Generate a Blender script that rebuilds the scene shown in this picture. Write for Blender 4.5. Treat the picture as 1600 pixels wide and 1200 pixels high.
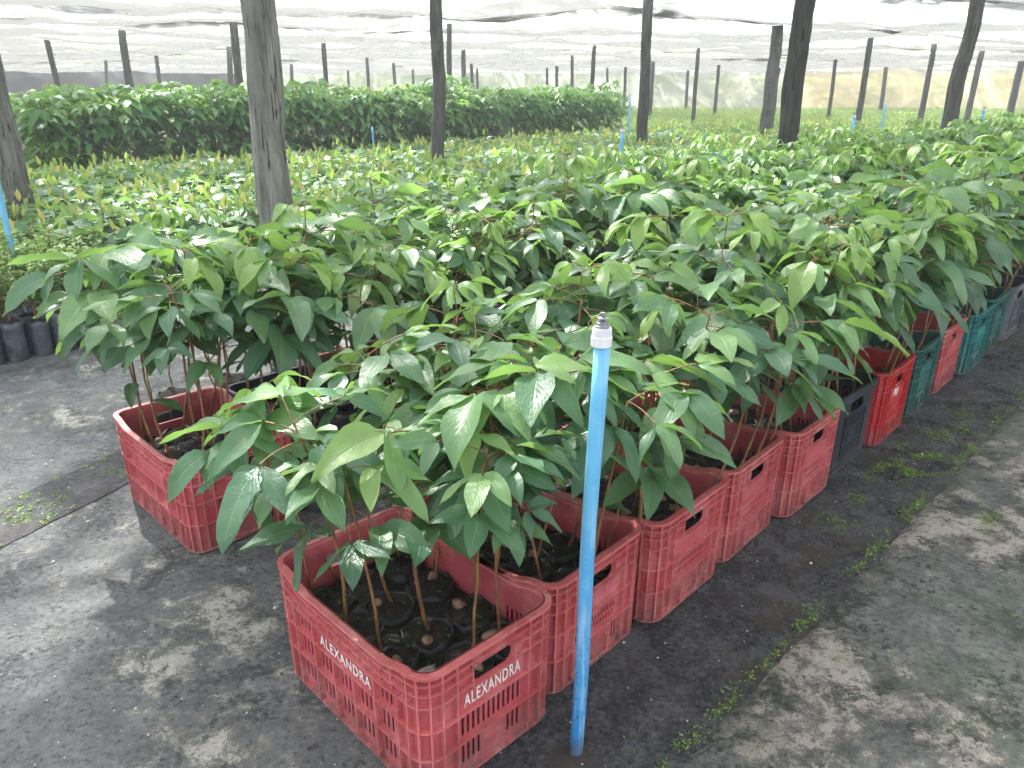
import bpy, math, random
import numpy as np
from mathutils import Vector, noise
R = math.radians
S = bpy.context.scene
for o in list(bpy.data.objects): bpy.data.objects.remove(o)
C = S.collection
# ---------------------------------------------------------------- camera, sky, sun, exposure
CAM_H = 1.337
cam = bpy.data.cameras.new('camera'); cam.sensor_width = 36; cam.lens = 36*1215/1600
cam.clip_start = .05; cam.clip_end = 400
co = bpy.data.objects.new('camera', cam); C.objects.link(co)
co.location = (0, 0, CAM_H); co.rotation_euler = (R(90-20.882), 0, 0); S.camera = co
S.render.resolution_x = 1024; S.render.resolution_y = 768
SUN_EL, SUN_AZ = 50, -32           # azimuth measured from +Y towards +X
W = bpy.data.worlds.new('World'); S.world = W; W.use_nodes = True
nt = W.node_tree; nt.nodes.clear()
sky = nt.nodes.new('ShaderNodeTexSky'); sky.sky_type = 'NISHITA'; sky.sun_disc = False
sky.sun_elevation = R(SUN_EL); sky.sun_rotation = R(SUN_AZ % 360); sky.dust_density = 3.5; sky.air_density = 1.3
hs = nt.nodes.new('ShaderNodeHueSaturation'); hs.inputs['Saturation'].default_value = .45; hs.inputs['Value'].default_value = 1.35
tc = nt.nodes.new('ShaderNodeTexCoord'); cn = nt.nodes.new('ShaderNodeTexNoise'); cn.inputs['Scale'].default_value = 2.2; cn.inputs['Detail'].default_value = 6
cr = nt.nodes.new('ShaderNodeMapRange'); cr.inputs[1].default_value = .35; cr.inputs[2].default_value = .65
mx = nt.nodes.new('ShaderNodeMix'); mx.data_type = 'RGBA'; mx.inputs[7].default_value = (9.0, 9.6, 10.6, 1)
bg = nt.nodes.new('ShaderNodeBackground'); bg.inputs[1].default_value = .15
ow = nt.nodes.new('ShaderNodeOutputWorld')
nt.links.new(sky.outputs[0], hs.inputs['Color']); nt.links.new(tc.outputs['Generated'], cn.inputs['Vector'])
nt.links.new(cn.outputs[0], cr.inputs[0]); nt.links.new(cr.outputs[0], mx.inputs[0])
nt.links.new(hs.outputs[0], mx.inputs[6]); nt.links.new(mx.outputs[2], bg.inputs[0]); nt.links.new(bg.outputs[0], ow.inputs[0])
sl = bpy.data.lights.new('sun', 'SUN'); sl.energy = 5; sl.angle = R(.8); sl.color = (1, .97, .92)
so = bpy.data.objects.new('sun', sl); C.objects.link(so)
sd = Vector((math.sin(R(SUN_AZ))*math.cos(R(SUN_EL)), math.cos(R(SUN_AZ))*math.cos(R(SUN_EL)), math.sin(R(SUN_EL))))
so.rotation_euler = sd.to_track_quat('Z', 'Y').to_euler(); so.location = (-5, 8, 12)
S.view_settings.view_transform = 'Standard'; S.view_settings.look = 'None'; S.view_settings.gamma = 1
S.view_settings.exposure = 2.95
S.cycles.transparent_max_bounces = 12
S.cycles.max_bounces = 8

# ---------------------------------------------------------------- helpers
def tag(o, label=None, cat=None, group=None, kind=None):
    if label: o['label'] = label
    if cat: o['category'] = cat
    if group: o['group'] = group
    if kind: o['kind'] = kind
    return o
def empty(name, loc, rz=0, sc=None):
    o = bpy.data.objects.new(name, None); C.objects.link(o); o.location = loc; o.rotation_euler = (0, 0, rz)
    o.empty_display_size = .1
    if sc is not None: o.scale = (sc, sc, sc)
    return o
def link(name, me, parent=None, loc=None):
    o = bpy.data.objects.new(name, me); C.objects.link(o)
    if parent: o.parent = parent
    if loc is not None: o.location = loc
    return o
def mesh(name, V, F, mats, uv=None, attrs=None, mi=None, smooth=True):
    """V (n,3); F list of quads array (m,4) or list of faces"""
    me = bpy.data.meshes.new(name)
    V = np.asarray(V, dtype=np.float32)
    if isinstance(F, np.ndarray):
        n, k = F.shape
        me.vertices.add(len(V)); me.vertices.foreach_set('co', V.ravel())
        me.loops.add(n*k); me.loops.foreach_set('vertex_index', F.astype(np.int32).ravel())
        me.polygons.add(n); me.polygons.foreach_set('loop_start', np.arange(0, n*k, k, dtype=np.int32))
        me.polygons.foreach_set('loop_total', np.full(n, k, dtype=np.int32))
        me.update(calc_edges=True)
    else:
        me.from_pydata([tuple(map(float, v)) for v in V], [], F); me.update()
    for m in (mats if isinstance(mats, (list, tuple)) else [mats]): me.materials.append(m)
    if mi is not None: me.polygons.foreach_set('material_index', np.asarray(mi, dtype=np.int32))
    if smooth: me.polygons.foreach_set('use_smooth', np.ones(len(me.polygons), dtype=bool))
    if uv is not None:
        l = me.uv_layers.new(name='UVMap')
        idx = np.empty(len(me.loops), dtype=np.int32); me.loops.foreach_get('vertex_index', idx)
        l.data.foreach_set('uv', np.asarray(uv, dtype=np.float32)[idx].ravel())
    for k_, a in (attrs or {}).items():
        at = me.attributes.new(k_, 'FLOAT', 'POINT'); at.data.foreach_set('value', np.asarray(a, dtype=np.float32))
    return me
class MB:
    def __init__(s): s.V = []; s.F = []; s.M = []
    def add(s, V, F, m=0):
        b = len(s.V); s.V += [tuple(v) for v in V]; s.F += [tuple(b+i for i in f) for f in F]; s.M += [m]*len(F); return s
    def box(s, a, b, m=0):
        (x0, y0, z0), (x1, y1, z1) = a, b
        return s.add([(x0,y0,z0),(x1,y0,z0),(x1,y1,z0),(x0,y1,z0),(x0,y0,z1),(x1,y0,z1),(x1,y1,z1),(x0,y1,z1)],
            [(0,3,2,1),(4,5,6,7),(0,1,5,4),(1,2,6,5),(2,3,7,6),(3,0,4,7)], m)
    def tube(s, P, rad, n=8, m=0, cap=True):
        P = [Vector(p) for p in P]; V = []; F = []
        rad = rad if hasattr(rad, '__len__') else [rad]*len(P)
        for i, p in enumerate(P):
            t = (P[min(i+1, len(P)-1)]-P[max(i-1, 0)]).normalized()
            a = t.cross(Vector((0, 1, 0)) if abs(t.y) < .9 else Vector((1, 0, 0))).normalized(); b = t.cross(a)
            for k in range(n):
                q = 2*math.pi*k/n; V.append(p+(a*math.cos(q)+b*math.sin(q))*rad[i])
        for i in range(len(P)-1):
            for k in range(n): F.append((i*n+k, i*n+(k+1) % n, (i+1)*n+(k+1) % n, (i+1)*n+k))
        if cap: F.append(tuple(range(n))[::-1]); F.append(tuple((len(P)-1)*n+k for k in range(n)))
        return s.add(V, F, m)
    def lathe(s, prof, n=20, m=0, c=(0, 0, 0)):
        V = []; F = []
        for r_, z in prof:
            for k in range(n):
                q = 2*math.pi*k/n; V.append((c[0]+r_*math.cos(q), c[1]+r_*math.sin(q), c[2]+z))
        for i in range(len(prof)-1):
            for k in range(n): F.append((i*n+k, i*n+(k+1) % n, (i+1)*n+(k+1) % n, (i+1)*n+k))
        F.append(tuple(range(n))[::-1]); F.append(tuple((len(prof)-1)*n+k for k in range(n)))
        return s.add(V, F, m)
    def mesh(s, name, mats, smooth=False):
        return mesh(name, s.V, s.F, mats, mi=s.M, smooth=smooth)

# ---------------------------------------------------------------- materials
class Mat:
    def __init__(s, name):
        s.m = bpy.data.materials.new(name); s.m.use_nodes = True; s.t = s.m.node_tree; s.t.nodes.clear()
        s.out = s.t.nodes.new('ShaderNodeOutputMaterial')
    def n(s, typ, ins=None, **kw):
        x = s.t.nodes.new(typ)
        for k, v in kw.items(): setattr(x, k, v)
        for k, v in (ins or {}).items():
            if isinstance(v, bpy.types.NodeSocket): s.t.links.new(v, x.inputs[k])
            else: x.inputs[k].default_value = v
        return x
    def co(s, kind='Object', scale=None):
        o = s.n('ShaderNodeTexCoord').outputs[kind]
        if scale is not None: o = s.n('ShaderNodeMapping', {'Vector': o, 'Scale': scale}).outputs[0]
        return o
    def noise(s, vec, scale, detail=4, rough=.6, dist=0):
        return s.n('ShaderNodeTexNoise', {'Vector': vec, 'Scale': scale, 'Detail': detail, 'Roughness': rough, 'Distortion': dist}).outputs[0]
    def rng(s, v, a, b, c=0., d=1.):
        return s.n('ShaderNodeMapRange', {0: v, 1: a, 2: b, 3: c, 4: d}).outputs[0]
    def mix(s, f, a, b):
        x = s.t.nodes.new('ShaderNodeMix'); x.data_type = 'RGBA'
        for i, v in ((0, f), (6, a), (7, b)):
            if isinstance(v, bpy.types.NodeSocket): s.t.links.new(v, x.inputs[i])
            else: x.inputs[i].default_value = v if i == 0 or len(v) == 4 else (*v, 1)
        return x.outputs[2]
    def math(s, op, a, b=0.):
        return s.n('ShaderNodeMath', {0: a, 1: b}, operation=op).outputs[0]
    def attr(s, name): return s.n('ShaderNodeAttribute', attribute_name=name).outputs['Fac']
    def ramp(s, f, stops):
        x = s.n('ShaderNodeValToRGB', {0: f}); e = x.color_ramp.elements
        while len(e) < len(stops): e.new(.5)
        for i, (p, c) in enumerate(stops): e[i].position = p; e[i].color = (*c, 1)
        return x.outputs[0]
    def bsdf(s, color, rough=.5, bump=None, bstr=.3, bdist=.01, spec=.5, **kw):
        ins = {'Base Color': color if isinstance(color, bpy.types.NodeSocket) else (*color, 1), 'Roughness': rough, 'Specular IOR Level': spec}
        ins.update(kw)
        if bump is not None: ins['Normal'] = s.n('ShaderNodeBump', {'Height': bump, 'Strength': bstr, 'Distance': bdist}).outputs[0]
        return s.n('ShaderNodeBsdfPrincipled', ins).outputs[0]
    def done(s, sh): s.t.links.new(sh, s.out.inputs[0]); return s.m

def leaf_mat(name, stops, trans=.35, rough=.35, wet=True):
    m = Mat(name); uv = m.n('ShaderNodeUVMap').outputs[0]
    sp = m.n('ShaderNodeSeparateXYZ', {0: uv}); u, v = sp.outputs[0], sp.outputs[1]
    av = m.math('ABSOLUTE', m.math('SUBTRACT', v, .5))
    col = m.ramp(m.attr('tint'), stops)
    oc = m.co()
    big = m.noise(oc, 9, 3)
    col = m.mix(m.rng(big, .35, .7, 0, .35), col, m.mix(.5, col, (.015, .05, .015)))
    col = m.mix(m.rng(m.noise(oc, 5, 4, .7), .54, .66, 0, .45), col, m.mix(.6, col, (.2, .24, .15)))
    # veins
    wv = m.math('SINE', m.math('MULTIPLY', m.math('SUBTRACT', u, m.math('MULTIPLY', av, .75)), 62.))
    side = m.rng(wv, .85, 1., 0, .16)
    mid = m.rng(av, .012, .035, 1., 0.)
    vein = m.math('MAXIMUM', mid, side)
    col = m.mix(m.math('MULTIPLY', vein, .5), col, m.mix(.5, col, (.35, .45, .16)))
    blot = m.rng(m.noise(oc, 24, 3, .6), .70, .72)
    col = m.mix(m.math('MULTIPLY', blot, .9), col, (.33, .2, .09))
    h = m.math('ADD', m.math('MULTIPLY', m.math('SUBTRACT', 1., m.rng(av, 0, .04)), -.6), m.math('MULTIPLY', wv, .07))
    h = m.math('ADD', h, m.math('MULTIPLY', m.noise(oc, 24, 3), 3.2))
    if wet:
        vo = m.n('ShaderNodeTexVoronoi', {'Vector': oc, 'Scale': 150., 'Randomness': 1.})
        dr = m.math('MULTIPLY', m.rng(vo.outputs['Distance'], .1, .25, 1., 0.), m.rng(m.noise(oc, 10, 2), .47, .56))
        h = m.math('ADD', h, m.math('MULTIPLY', dr, 1.2))
    rg = m.rng(m.noise(oc, 11, 3), .3, .7, rough-.02, rough+.16)
    geo = m.n('ShaderNodeNewGeometry').outputs['Backfacing']
    col = m.mix(m.math('MULTIPLY', geo, .45), col, m.mix(.5, col, (.3, .42, .2)))
    p = m.bsdf(col, rg, h, .35, .004, spec=.6)
    tr = m.n('ShaderNodeBsdfTranslucent', {'Color': m.mix(.55, col, (.3, .55, .06))}).outputs[0]
    return m.done(m.n('ShaderNodeMixShader', {0: trans, 1: p, 2: tr}).outputs[0])
G_STOPS = [(0, (.030, .098, .060)), (.3, (.062, .162, .086)), (.6, (.155, .285, .105)), (.8, (.24, .38, .075)), (.9, (.38, .3, .1)), (.97, (.36, .12, .09))]
M_leaf = leaf_mat('leaf_glossy_green', G_STOPS)
M_leaf_far = leaf_mat('leaf_green_far', [(0, (.07, .2, .08)), (.4, (.15, .35, .11)), (.7, (.28, .48, .12)), (1, (.45, .55, .14))], trans=.45, rough=.36, wet=False)
M_young = leaf_mat('leaf_young_plants', [(0, (.05, .15, .075)), (.4, (.1, .23, .11)), (.62, (.2, .34, .12)), (.8, (.42, .45, .1)), (.9, (.62, .46, .14)), (.98, (.6, .25, .13))], trans=.38, rough=.42, wet=False)
M_small = leaf_mat('leaf_small_bush', [(0, (.05, .14, .03)), (.5, (.12, .27, .05)), (1, (.32, .42, .07))], trans=.4, rough=.4, wet=False)
M_field = leaf_mat('leaf_field', [(0, (.13, .3, .08)), (.5, (.32, .5, .12)), (1, (.6, .62, .14))], trans=.45, rough=.5, wet=False)
M_moss = leaf_mat('weed_leaf', [(0, (.06, .17, .02)), (.5, (.17, .38, .04)), (1, (.42, .55, .06))], trans=.3, rough=.5, wet=False)

def stem_mat():
    m = Mat('stem_bark'); oc = m.co('Object', (60, 60, 12)); f = m.noise(oc, 1.5, 3)
    return m.done(m.bsdf(m.ramp(f, [(.3, (.1, .045, .02)), (.55, (.2, .1, .035)), (.8, (.26, .19, .06))]), .55, f, .4, .003))
M_stem = stem_mat()
def simple(name, c1, c2, scale=20, rough=.6, bump=.4, bd=.004, spec=.4, lo=.35, hi=.65):
    m = Mat(name); f = m.noise(m.co(), scale, 5); g = m.noise(m.co(), scale*5, 3)
    return m.done(m.bsdf(m.mix(m.rng(f, lo, hi), c1, c2), rough, m.math('ADD', f, m.math('MULTIPLY', g, .5)), bump, bd, spec=spec))
M_soil = simple('potting_soil', (.008, .007, .006), (.032, .025, .02), 60, .85, 1, .01)
M_bag = simple('black_polybag', (.008, .009, .011), (.022, .024, .03), 25, .45, .8, .01, .6)
M_bag_dusty = simple('dusty_polybag', (.022, .028, .04), (.065, .08, .105), 18, .42, .9, .012, .6)
M_seed = simple('seed_shell', (.13, .065, .045), (.36, .22, .16), 40, .5, .4, .003)
M_white = simple('white_plastic', (.55, .55, .6), (.75, .75, .78), 30, .4, .1, .002)
M_grey = simple('grey_plastic', (.12, .13, .15), (.22, .23, .25), 30, .4, .1, .002)
M_paint = simple('white_stencil_paint', (.55, .53, .52), (.85, .83, .8), 60, .6, .1, .001)

def crate_mat(name, base, dark, pale, dirt=(.11, .085, .07)):
    m = Mat(name); oc = m.co()
    rnd = m.n('ShaderNodeObjectInfo').outputs['Random']
    v = m.n('ShaderNodeVectorMath', {0: oc, 1: m.n('ShaderNodeCombineXYZ', {0: m.math('MULTIPLY', rnd, 9.), 1: m.math('MULTIPLY', rnd, 5.), 2: 0.}).outputs[0]}, operation='ADD').outputs[0]
    f = m.noise(v, 7, 5, .6); g = m.noise(v, 60, 4, .7)
    c = m.mix(m.rng(f, .3, .7), dark, base)
    c = m.mix(m.math('MULTIPLY', m.rng(m.noise(v, 13, 4), .5, .75), .6), c, pale)
    z = m.n('ShaderNodeSeparateXYZ', {0: oc}).outputs[2]
    low = m.rng(m.math('ADD', z, m.math('MULTIPLY', m.noise(v, 16, 5), .16)), .08, .2, .85, 0.)
    c = m.mix(m.math('MULTIPLY', low, m.rng(g, .35, .6)), c, dirt)
    st = m.math('MULTIPLY', m.rng(m.noise(v, 38, 4, .7), .56, .7), .55)
    c = m.mix(st, c, dirt)
    scr = m.noise(m.n('ShaderNodeMapping', {'Vector': v, 'Scale': (22, 22, 200)}).outputs[0], 1, 2)
    c = m.mix(m.math('MULTIPLY', m.rng(scr, .6, .75), .35), c, pale)
    return m.done(m.bsdf(c, m.rng(f, .3, .7, .38, .6), m.math('ADD', g, m.math('MULTIPLY', f, .5)), .25, .003, spec=.45))
RED = crate_mat('crate_red', (.45, .085, .10), (.34, .05, .065), (.58, .22, .24))
RED2 = crate_mat('crate_bright_red', (.5, .03, .035), (.38, .02, .03), (.6, .12, .11))
BLACK = crate_mat('crate_black', (.016, .022, .036), (.008, .011, .018), (.05, .065, .09), (.07, .065, .06))
GREEN = crate_mat('crate_green', (.03, .14, .125), (.018, .09, .085), (.09, .24, .22))
TEAL = crate_mat('crate_teal', (.02, .19, .19), (.015, .12, .125), (.08, .28, .28))
BROWN = crate_mat('crate_brown', (.32, .13, .06), (.2, .075, .035), (.5, .3, .2))
GREY = crate_mat('crate_grey', (.07, .085, .11), (.04, .05, .07), (.13, .15, .18))

def pipe_mat():
    m = Mat('blue_pipe'); oc = m.co(); f = m.noise(oc, 14, 5); z = m.n('ShaderNodeSeparateXYZ', {0: oc}).outputs[2]
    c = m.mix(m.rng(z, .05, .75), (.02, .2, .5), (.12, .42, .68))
    c = m.mix(m.rng(f, .45, .7, 0, .35), c, (.3, .55, .72))
    sp = m.math('MULTIPLY', m.rng(m.noise(oc, 150, 4, .7), .56, .66), m.rng(m.math('ADD', z, m.math('MULTIPLY', f, .4)), .35, .8, 1., .1))
    c = m.mix(sp, c, (.05, .06, .05))
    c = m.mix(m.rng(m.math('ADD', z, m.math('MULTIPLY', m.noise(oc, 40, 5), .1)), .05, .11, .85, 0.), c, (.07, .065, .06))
    c = m.mix(m.math('MULTIPLY', m.rng(m.noise(m.n('ShaderNodeMapping', {'Vector': oc, 'Scale': (90, 90, 6)}).outputs[0], 1, 4), .55, .62), .35), c, (.45, .6, .7))
    return m.done(m.bsdf(c, .42, f, .1, .002))
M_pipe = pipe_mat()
def wood_mat():
    m = Mat('weathered_post_wood'); oc = m.co('Object', (1, 1, .09)); f = m.noise(oc, 26, 7, .7, .6); b = m.noise(m.co(), 3.5, 4)
    rnd = m.n('ShaderNodeObjectInfo').outputs['Random']
    c = m.ramp(f, [(.3, (.035, .032, .028)), (.5, (.1, .095, .085)), (.7, (.2, .195, .18))])
    c = m.mix(m.rng(b, .45, .65, 0, .55), c, (.13, .15, .12))
    c = m.mix(m.rng(m.noise(oc, 60, 3), .58, .66), c, (.02, .018, .016))
    hsv = m.n('ShaderNodeHueSaturation', {'Color': c, 'Value': m.attr('shade')}).outputs[0]
    return m.done(m.bsdf(hsv, .8, f, .8, .012, spec=.2))
M_wood = wood_mat()

def net_mat(name, col, tcol, open_lo, open_hi, sc=(.35, 2.2, 2), seam=True):
    m = Mat(name); oc = m.co('Object')
    wob = m.n('ShaderNodeTexNoise', {'Vector': oc, 'Scale': .5, 'Detail': 3}).outputs['Color']
    wv_ = m.n('ShaderNodeVectorMath', {0: oc, 1: m.n('ShaderNodeVectorMath', {0: wob, 1: (2.2, 2.2, 2.2)}, operation='MULTIPLY').outputs[0]}, operation='ADD').outputs[0]
    def mp(k, rot, v=wv_): return m.n('ShaderNodeMapping', {'Vector': v, 'Scale': (sc[0]*k[0], sc[1]*k[1], sc[2]), 'Rotation': (0, 0, R(rot))}).outputs[0]
    big = m.rng(m.noise(mp((.55, .5), 30), 1., 4, .55), .4, .6)
    def ridge(v, s_, w): return m.rng(m.math('ABSOLUTE', m.math('SUBTRACT', m.noise(v, s_, 3, .5), .5)), 0., w)
    f = m.math('MULTIPLY', ridge(mp((1, 1), 50), 1., .1), ridge(mp((1.3, .8), -38), 1.1, .09))
    f = m.math('MULTIPLY', f, m.rng(m.noise(mp((3.5, 3), 55), 1.3, 5, .75), .36, .56, .35, 1.))
    f = m.math('MULTIPLY', f, m.rng(big, 0, 1, .5, 1.))
    f = m.math('MULTIPLY', f, m.rng(m.noise(mp((.16, .12), 20), 1., 3, .6), .42, .58, .35, 1.))
    fine = m.noise(m.n('ShaderNodeMapping', {'Vector': oc, 'Scale': (9, 5, 6)}).outputs[0], 2., 3, .8)
    op = m.rng(f, 0, 1, open_lo, open_hi)
    op = m.math('MULTIPLY', op, m.rng(fine, .38, .6, .7, 1.))
    if seam: op = m.math('MULTIPLY', op, m.math('SUBTRACT', 1., m.math('MULTIPLY', m.attr('hem'), .8)))
    d = m.n('ShaderNodeBsdfDiffuse', {'Color': (*col, 1)}).outputs[0]
    t = m.n('ShaderNodeBsdfTranslucent', {'Color': (*tcol, 1)}).outputs[0]
    body = m.n('ShaderNodeMixShader', {0: .6, 1: d, 2: t}).outputs[0]
    tr = m.n('ShaderNodeBsdfTransparent').outputs[0]
    return m.done(m.n('ShaderNodeMixShader', {0: op, 1: body, 2: tr}).outputs[0])
M_net = net_mat('shade_net', (.07, .07, .068), (.072, .072, .066), .04, .95, (.75, .5, 1))
M_fence_dark = net_mat('fence_net_dark', (.07, .07, .075), (.07, .07, .075), .04, .16, (.4, .4, .6), False)
M_fence_mid = net_mat('fence_net_grey', (.42, .46, .42), (.7, .74, .68), .4, .62, (.5, .5, .8), False)
M_fence_tan = net_mat('fence_net_tan', (.62, .54, .38), (.95, .85, .58), .3, .62, (.5, .5, .8), False)

def slab_mat(name, dark, mid, pale, stain, wet=.5, bias=0., moss=.3):
    m = Mat(name); oc = m.co()
    a = m.noise(oc, 2.1, 10, .68, .25); b = m.noise(oc, 8, 10, .72); g = m.noise(oc, 60, 8, .8); w = m.noise(oc, 1.1, 3); q = m.noise(oc, 4.2, 10, .75, .4)
    c = m.mix(m.rng(b, .38, .62), dark, mid)
    pm = m.rng(m.math('ADD', m.math('MULTIPLY', a, .42), m.math('ADD', m.math('MULTIPLY', b, .3), m.math('MULTIPLY', g, .28))), .52-bias, .545-bias)
    c = m.mix(m.math('MULTIPLY', pm, .8), c, pale)
    c = m.mix(m.math('MULTIPLY', m.rng(m.math('ADD', m.math('MULTIPLY', q, .65), m.math('MULTIPLY', g, .35)), .52, .55), .8), c, stain)
    c = m.mix(m.rng(g, .54, .6, 0, .75), c, (.02, .022, .022))
    c = m.mix(m.rng(g, .44, .36, 0, .35), c, pale)
    vo = m.n('ShaderNodeTexVoronoi', {'Vector': oc, 'Scale': 90.})
    spk = m.math('MULTIPLY', m.rng(vo.outputs['Distance'], .1, .2, 1, 0), m.rng(m.noise(oc, 26, 2), .55, .62))
    c = m.mix(spk, c, (.42, .38, .34))
    c = m.mix(m.math('MULTIPLY', m.math('MULTIPLY', m.rng(m.noise(oc, 3.1, 8, .75), .53, .6), m.rng(g, .4, .55)), moss), c, (.06, .12, .025))
    h = m.math('ADD', m.math('MULTIPLY', g, .6), m.math('ADD', b, m.math('MULTIPLY', pm, .15)))
    return m.done(m.bsdf(c, m.rng(w, .42, .6, wet, .9), h, 1., .02, spec=.35))
M_slab = slab_mat('old_concrete_mossy', (.08, .09, .084), (.21, .22, .20), (.50, .44, .38), (.035, .048, .04), .55, .018, .4)
M_slab_l = slab_mat('old_concrete_dark', (.10, .108, .11), (.205, .212, .215), (.50, .48, .42), (.075, .082, .086), .55, .006, .12)
def dirt_mat():
    m = Mat('dark_damp_soil'); oc = m.co(); b = m.noise(oc, 9, 9, .75); g = m.noise(oc, 70, 8, .8); w = m.noise(oc, 2.3, 3)
    c = m.mix(m.rng(b, .4, .6), (.06, .062, .072), (.17, .17, .19))
    c = m.mix(m.rng(g, .5, .6, 0, .8), c, (.014, .014, .018))
    c = m.mix(m.rng(g, .46, .38, 0, .6), c, (.3, .3, .33))
    c = m.mix(m.rng(w, .53, .6, 0, .85), c, (.105, .092, .072))
    c = m.mix(m.rng(m.noise(oc, 3.4, 6, .7), .54, .6, 0, .6), c, (.2, .2, .215))
    return m.done(m.bsdf(c, m.rng(w, .4, .6, .6, .8), m.math('ADD', m.math('MULTIPLY', g, 1.6), b), 1., .03, spec=.5))
M_dirt = dirt_mat()
M_bank = simple('bank_earth', (.6, .47, .27), (.5, .52, .16), .45, .9, .3, .1, .1)

# ---------------------------------------------------------------- layout frame: rows run along U, lie one behind another along V
O0 = np.array([-.1665, 1.147]); U = np.array([.6959, .7181]); Vv = np.array([-.7181, .6959]); YAW = math.atan2(U[1], U[0])
def uv2(u, v): p = O0+U*u+Vv*v; return float(p[0]), float(p[1])
def fbm(x, y, z, o=4): return noise.fractal(Vector((x, y, z)), 1., 2., o)

# ---------------------------------------------------------------- ground
def sheet(name, u0, u1, v0, v1, nu, nv, z, amp, mat, edges=None, kind='structure'):
    us = np.linspace(u0, u1, nu); vs = np.linspace(v0, v1, nv); V = []
    for j in range(nv):
        for i in range(nu):
            u, v = us[i], vs[j]; zz = z+amp*fbm(u*5, v*5, z*100)+amp*.6*fbm(u*19, v*19, 3)
            if edges:
                du, dv, zz = edges(u, v, i, j, nu, nv, zz); u += du; v += dv
            x, y = uv2(u, v); V.append((x, y, zz))
    F = np.array([(j*nu+i, j*nu+i+1, (j+1)*nu+i+1, (j+1)*nu+i) for j in range(nv-1) for i in range(nu-1)])
    o = link(name, mesh(name, V, F, mat)); tag(o, kind=kind); return o
M_ground = simple('far_ground_soil', (.06, .055, .045), (.1, .09, .07), 2, .95, .3, .02, .05)
g = MB(); g.add([(-150, -60, -.03), (150, -60, -.03), (150, 160, -.03), (-150, 160, -.03)], [(0, 1, 2, 3)])
tag(link('ground', g.mesh('ground', M_ground)), kind='structure')
def e_right(u, v, i, j, nu, nv, z):      # slab right of the crate row; its top edge (j = nv-1) meets the soil
    if j == nv-1: return 0, .012*fbm(u*9, 0, 1)+.004, -.02
    if j == nv-2: return 0, .012*fbm(u*9, 0, 1), z-.003
    return 0, 0, z
sheet('soil_strip', -1.6, 14, -.52, .3, 900, 60, -.004, .006, M_dirt)
sheet('concrete_slab', -2.5, 14, -6, -.285, 420, 150, .008, .0022, M_slab, e_right)
def e_mid(u, v, i, j, nu, nv, z):
    if j == 0: return 0, .03*fbm(u*4, 0, 9), -.02
    if i == 0 or j == nv-1: return 0, 0, -.02
    return 0, 0, z
sheet('paved_path', -4, 30, .02, 10.2, 420, 130, .0, .0016, M_slab_l, e_mid)
# joint of soil and weeds left of the second row: strip crossing the path
strip_a, strip_b = np.array([-2.15, 1.20]), np.array([-1.30, 2.98])
def joint_sheet():
    d = strip_b-strip_a; n = np.array([-d[1], d[0]])/np.linalg.norm(d); V = []; nu, nv = 90, 14
    for j in range(nv):
        for i in range(nu):
            t = i/(nu-1); w = (j/(nv-1)-.5)*(.27+.05*fbm(t*6, 0, 7)); p = strip_a+d*(t*1.0)+n*w
            e = min(j, nv-1-j)
            V.append((p[0], p[1], .0035+min(e, 2)*.0012+.006*abs(fbm(p[0]*22, p[1]*22, 2))*(e > 0)))
    F = np.array([(j*nu+i, j*nu+i+1, (j+1)*nu+i+1, (j+1)*nu+i) for j in range(nv-1) for i in range(nu-1)])
    tag(link('soil_joint', mesh('soil_joint', V, F, M_dirt)), kind='structure')
joint_sheet()

# ---------------------------------------------------------------- leaves
PROF7 = None
def leaves(B, D, L, Wd, droop, fold, tint, roll=None, nt=7, nc=5, seed=0, wave=.032):
    """vectorised leaflets; B,D (N,3), others (N,)"""
    rg = np.random.default_rng(seed); N = len(B)
    D = D/np.linalg.norm(D, axis=1, keepdims=True); t = np.linspace(0, 1, nt+1)
    if roll is None: roll = rg.normal(0, .35, N)
    up = np.array([0, 0, 1.]); S0 = np.cross(D, up); ln = np.linalg.norm(S0, axis=1, keepdims=True)
    S0 = np.where(ln > .05, S0/np.maximum(ln, 1e-6), np.array([1., 0, 0])); N0 = np.cross(S0, D)
    Sd = S0*np.cos(roll)[:, None]+N0*np.sin(roll)[:, None]
    w = np.sin(np.pi*t**.82)**.85*(1-.25*t); w[0] = .04; w[-1] = 0.012
    Cc = B.copy(); V = np.empty((N, nt+1, nc, 3)); cs = np.linspace(-1, 1, nc); ph = rg.uniform(0, 6.28, N)
    for k in range(nt+1):
        T = D+np.array([0, 0, -1.])*(droop*t[k]**1.15)[:, None]; T /= np.linalg.norm(T, axis=1, keepdims=True)
        if k: Cc = Cc+T*(L/nt)[:, None]
        Nn = np.cross(Sd, T); Nn /= np.linalg.norm(Nn, axis=1, keepdims=True)
        for c in range(nc):
            a = abs(cs[c]); rip = wave*np.sin(ph+t[k]*9+cs[c]*1.7)*a
            V[:, k, c] = Cc+Sd*(Wd*.5*w[k]*cs[c]*np.cos(fold))[:, None]+Nn*(Wd*.5*w[k]*(a**1.4)*np.sin(fold)+rip*L)[:, None]
    V = V.reshape(-1, 3); per = (nt+1)*nc
    f = np.array([(k*nc+c, k*nc+c+1, (k+1)*nc+c+1, (k+1)*nc+c) for k in range(nt) for c in range(nc-1)])
    F = (f[None]+(np.arange(N)*per)[:, None, None]).reshape(-1, 4)
    uv = np.stack(np.broadcast_arrays(t[:, None], ((cs+1)/2)[None]), -1).reshape(-1, 2); uv = np.tile(uv, (N, 1))
    return V, F, uv, np.repeat(tint, per)
def join(parts):
    Vs, Fs, Us, Ts = [], [], [], []; b = 0
    for V, F, uv, ti in parts: Vs.append(V); Fs.append(F+b); Us.append(uv); Ts.append(ti); b += len(V)
    return np.concatenate(Vs), np.concatenate(Fs), np.concatenate(Us), np.concatenate(Ts)
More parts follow.
